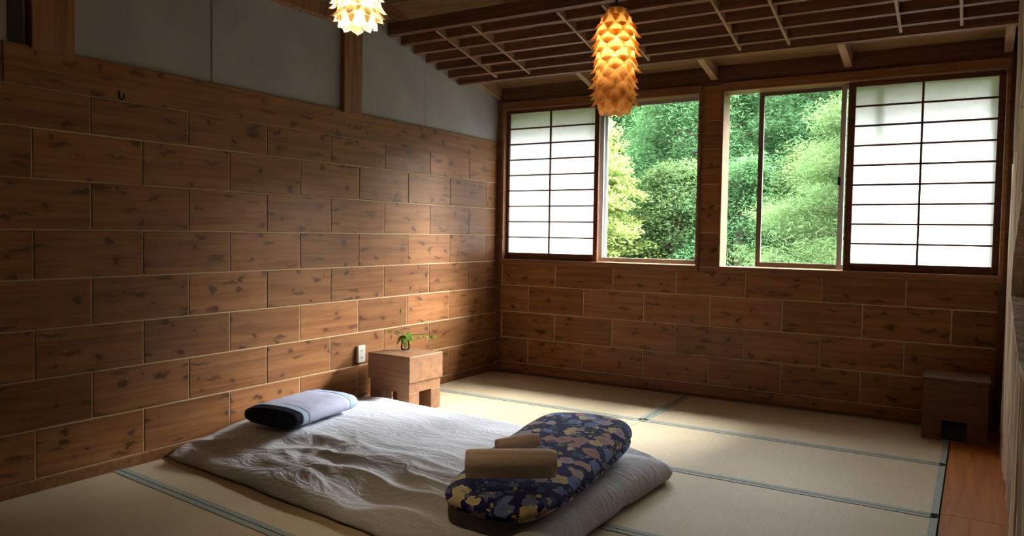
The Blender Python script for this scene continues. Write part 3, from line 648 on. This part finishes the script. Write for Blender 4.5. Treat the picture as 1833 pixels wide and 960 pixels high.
# pendant lamps of wood veneer petals
def petal_mesh(W_, H_, out, mat, tip):
    vs = []; n, m_ = 6, 4
    for i in range(n + 1):
        t = i / n; w = W_ * (1 - t ** tip) ** 0.6 if t < 1 else 0.0
        for j in range(m_ + 1):
            u = (j / m_ - 0.5) * 2; vs.append((u * w / 2, -out * t ** 2.2 - 0.010 * (1 - u * u) * t + 0.006 * u * u, -H_ * t))
    fs = [(i * 5 + j, i * 5 + j + 1, (i + 1) * 5 + j + 1, (i + 1) * 5 + j) for i in range(n) for j in range(m_)]
    return MB().add(vs, fs).mesh('petal', mat, True)
def lamp(bottom, R, H_, mat, watt, ceil, label, rows=12, per=8):
    b = Vector(bottom); r = empty('pendant_lamp', b); tag(r, label, 'lamp', 'wood veneer pendant lamps'); rp = random.Random(int(watt))
    meshes = [petal_mesh(R * 0.92, H_ * 0.128, R * o, mat, tp) for o, tp in ((0.26, 1.7), (0.34, 1.5), (-0.06, 1.6))]
    for k in range(rows):
        t = k / (rows - 1); z = H_ * (0.125 + 0.855 * t)
        rad = R * (0.77 if k > 1 else (0.70, 0.76)[k]) * (1 if t < 0.8 else 1 - 0.45 * ((t - 0.8) / 0.2) ** 1.3)
        for i in range(per):
            a = 2 * math.pi * (i + 0.5 * (k % 2)) / per + rp.uniform(-.06, .06)
            o = link('petal', meshes[2] if k == 0 else rp.choice(meshes[:2]), (rad * math.cos(a), rad * math.sin(a), z + rp.uniform(-.004, .004)), r, (rp.uniform(-.08, .12), 0, a + math.pi / 2))
            s = 0.66 if t > 0.93 else (0.85 if t > 0.85 else 1.0); o.scale = (s, 1, 1)
    for z, q in ((0.2, 0.62), (0.5, 0.72), (0.8, 0.60)):
        pts = [(R * q * math.cos(a), R * q * math.sin(a), H_ * z) for a in np.linspace(0, 2 * math.pi, 25)]
        o = MB().tube(pts, 0.0025, 6, False).build('frame_ring', 'cord', recenter=False); o.parent = r
    o = MB().lathe([(0.0, H_ * 0.99), (0.024, H_ * 0.985), (0.028, H_ * 0.9), (0.022, H_ * 0.8), (0.0, H_ * 0.79)], 16).build('socket', 'cord', smooth=True, recenter=False); o.parent = r
    o = MB().tube([(0, 0, H_ * 0.985), (0, 0, ceil - b.z)], 0.006, 8).build('cord', 'cord', recenter=False); o.parent = r
    em = emitter('bulb_glow', (1.0, 0.74, 0.42), watt)
    o = MB().lathe([(0.0, H_ * 0.46), (0.02, H_ * 0.465), (0.034, H_ * 0.50), (0.036, H_ * 0.54), (0.026, H_ * 0.61), (0.014, H_ * 0.68), (0.014, H_ * 0.79)], 20).build('bulb', em, smooth=True, recenter=False); o.parent = r
    return r
lamp((2.262, -2.575, 1.765), 0.103, 0.475, 'petal', 42.0, roof_z(-2.575) + 0.02, 'orange glowing wood veneer petal lamp hanging before the window')
lamp((1.74, -3.674, 1.949), 0.090, 0.41, 'petal_glare', 1200.0, roof_z(-3.674) + 0.02, 'dazzling wood veneer petal lamp with glare-whitened petals hanging near the plank wall post')

# ------------------------------------------------------------------ outside
ev = MB().prism([(-1.2, 0.16, 2.535), (-1.2, 0.93, 2.53), (-1.2, 0.93, 2.60), (-1.2, 0.16, 2.68)], (7.6, 0, 0)).build('eave', 'eave'); struct(ev, 'roof eave projecting over the windows outside', 'eave')
def hill_z(x, y):
    return -1.2 + (0.0 if y < 4 else (y - 4) * 0.36) + 0.35 * noise.noise(Vector((x * 0.2, y * 0.2, 0)))
nx, ny = 60, 40
vs = [(-40 + 85 * i / nx, 0.4 + 34 * j / ny, hill_z(-40 + 85 * i / nx, 0.4 + 34 * j / ny)) for j in range(ny + 1) for i in range(nx + 1)]
hill = MB().add(vs, [(j * (nx + 1) + i, j * (nx + 1) + i + 1, (j + 1) * (nx + 1) + i + 1, (j + 1) * (nx + 1) + i) for j in range(ny) for i in range(nx)]).build('hillside', 'soil', smooth=True)
struct(hill, 'wooded hillside rising behind the house', 'hill')

def leaves_mesh(name, mat, pos, size, asp, up=0.5):
    """one diamond leaf of two triangles for each position"""
    n = len(pos); d = rng.normal(size=(n, 3)); d[:, 2] *= 0.5; d /= np.linalg.norm(d, axis=1)[:, None]
    nn = rng.normal(size=(n, 3)); nn[:, 2] += up * 3; s = np.cross(d, nn); s /= np.linalg.norm(s, axis=1)[:, None] + 1e-9
    L_ = size * rng.uniform(0.7, 1.3, n)[:, None]; w = L_ * asp
    v = np.stack([pos - d * L_ / 2, pos + s * w / 2, pos + d * L_ / 2, pos - s * w / 2], 1).reshape(-1, 3)
    me = bpy.data.meshes.new(name); me.vertices.add(4 * n); me.vertices.foreach_set('co', v.astype(np.float32).ravel())
    me.loops.add(4 * n); me.loops.foreach_set('vertex_index', np.arange(4 * n, dtype=np.int32))
    me.polygons.add(n); me.polygons.foreach_set('loop_start', np.arange(0, 4 * n, 4, dtype=np.int32)); me.polygons.foreach_set('loop_total', np.full(n, 4, dtype=np.int32))
    me.materials.append(M[mat]); me.update(calc_edges=True); return me
def tree(name, label, base, H_, crown, clusters, per, csize, flat, lsize, asp, mat, up=0.5, lean=(0, 0), bark='bark', z0=0.0, tufts=None, group='trees on the hillside'):
    """crown: (radius, lowest leaf height); clusters of leaves sit at the ends of real branches"""
    b = Vector(base); r = empty(name, b); tag(r, label, 'tree', group)
    top = Vector((lean[0], lean[1], H_)); o = MB().tube([(0, 0, -0.3), top * 0.3, top * 0.65, top], [0.13, 0.11, 0.07, 0.02], 8).build('trunk', bark, smooth=True, recenter=False); o.parent = r
    pts = []; br = MB()
    for k in range(clusters):
        t = crown[1] + (1 - crown[1]) * rng.uniform() ** 0.8; a = rng.uniform(0, 2 * math.pi)
        rad = crown[0] * (1 - 0.75 * ((t - crown[1]) / (1 - crown[1] + 1e-6)) ** 1.4) * rng.uniform(0.35, 1.0) ** 0.6
        st = top * max(0.05, t - 0.08); en = Vector((top.x * t + rad * math.cos(a), top.y * t + rad * math.sin(a), top.z * t + rng.uniform(-.2, .2)))
        if k % 4 == 0: br.tube([st, st.lerp(en, 0.5) + Vector((0, 0, 0.08)), en], [0.03, 0.018, 0.006], 4, False)
        q = rng.normal(size=(per, 3)); q /= np.linalg.norm(q, axis=1)[:, None]; q *= (rng.uniform(size=(per, 1)) ** 0.45) * csize * rng.uniform(0.7, 1.3); q[:, 2] *= flat
        q[:, 2] -= 0.10 * csize * (np.hypot(q[:, 0], q[:, 1]) / csize) ** 2
        pts.append(q + np.array(en))
    o = br.build('branches', bark, recenter=False); o.parent = r
    o = link('foliage', leaves_mesh('foliage', mat, np.concatenate(pts), lsize, asp, up), (0, 0, 0), r); o['kind'] = 'stuff'
    return r
G = lambda x, y: (x, y, hill_z(x, y))
# yellow-green broadleaf close to the first window, layered flat sprays
tree('broadleaf_tree', 'yellow-green broadleaf tree with layered sprays outside the window nearest the plank wall', G(-2.05, 5.0), 4.4, (1.75, 0.10), 600, 170, 0.34, 0.25, 0.065, 0.5, 'leafY', 0.8)
# feathery pine close to the second window
tree('feathery_pine', 'light green feathery pine with bare leaning branches outside the partly open window', G(2.75, 4.7), 4.2, (2.35, 0.10), 640, 260, 0.36, 0.42, 0.10, 0.10, 'leafP', 0.6, lean=(0.3, 0.3), bark='palebark')
# darker pines with round tufts behind
spots = [(-0.63, 8.0, 4.7, 'round-tufted dark green pine filling the window nearest the plank wall'), (1.9, 8.6, 4.6, 'dark green pine standing just behind the light feathery pine'),
         (-3.5, 8.8, 4.7, 'dark green pine behind the yellow-green broadleaf tree')]
for x, y, h, lb in spots:
    tree('pine_tree', lb, G(x, y), h, (2.1, 0.04), 460, 190, 0.30, 0.8, 0.10, 0.2, 'leafD', 0.4)
shr = [(-0.55, 6.3, 'leafP', 'light green leafy shrub under the round-tufted pine'), (0.55, 6.1, 'leafD', 'dark green shrub between the feathery pine and the round-tufted pine'), (1.6, 6.6, 'leafP', 'light green leafy shrub behind the feathery pine')]
for x, y, mt, lb in shr:
    tree('leafy_shrub', lb, G(x, y), 2.6, (1.15, 0.05), 190, 200, 0.3, 0.6, 0.065, 0.35, mt, 0.6, group='shrubs on the hillside')
far = [(-7.0, 9.8), (-11, 12), (-5.2, 14), (0.2, 13.4), (-2.2, 11.2), (2.2, 11.6), (-9, 18), (-2.4, 19), (3.4, 19), (5.4, 8.3), (7.9, 9.4), (11.2, 9.2), (14.5, 11.5), (16.5, 7.5), (10.8, 14)]  # right-hand trees, out of view, are added to block low light
for x, y in far:
    tree('hillside_and_screen_tree', 'tall dark green conifer of the hillside backdrop and added light screen', G(x, y), (5.2 if x < 6 else 5.6) if 5 < x < 8 else rng.uniform(4.0, 4.8) - (0.6 if x > 8 else 0), (2.3 if x < 5 else 2.7, 0.04), 170, 40, 0.7, 0.7, 0.42, 0.45, 'leafD', 0.4)
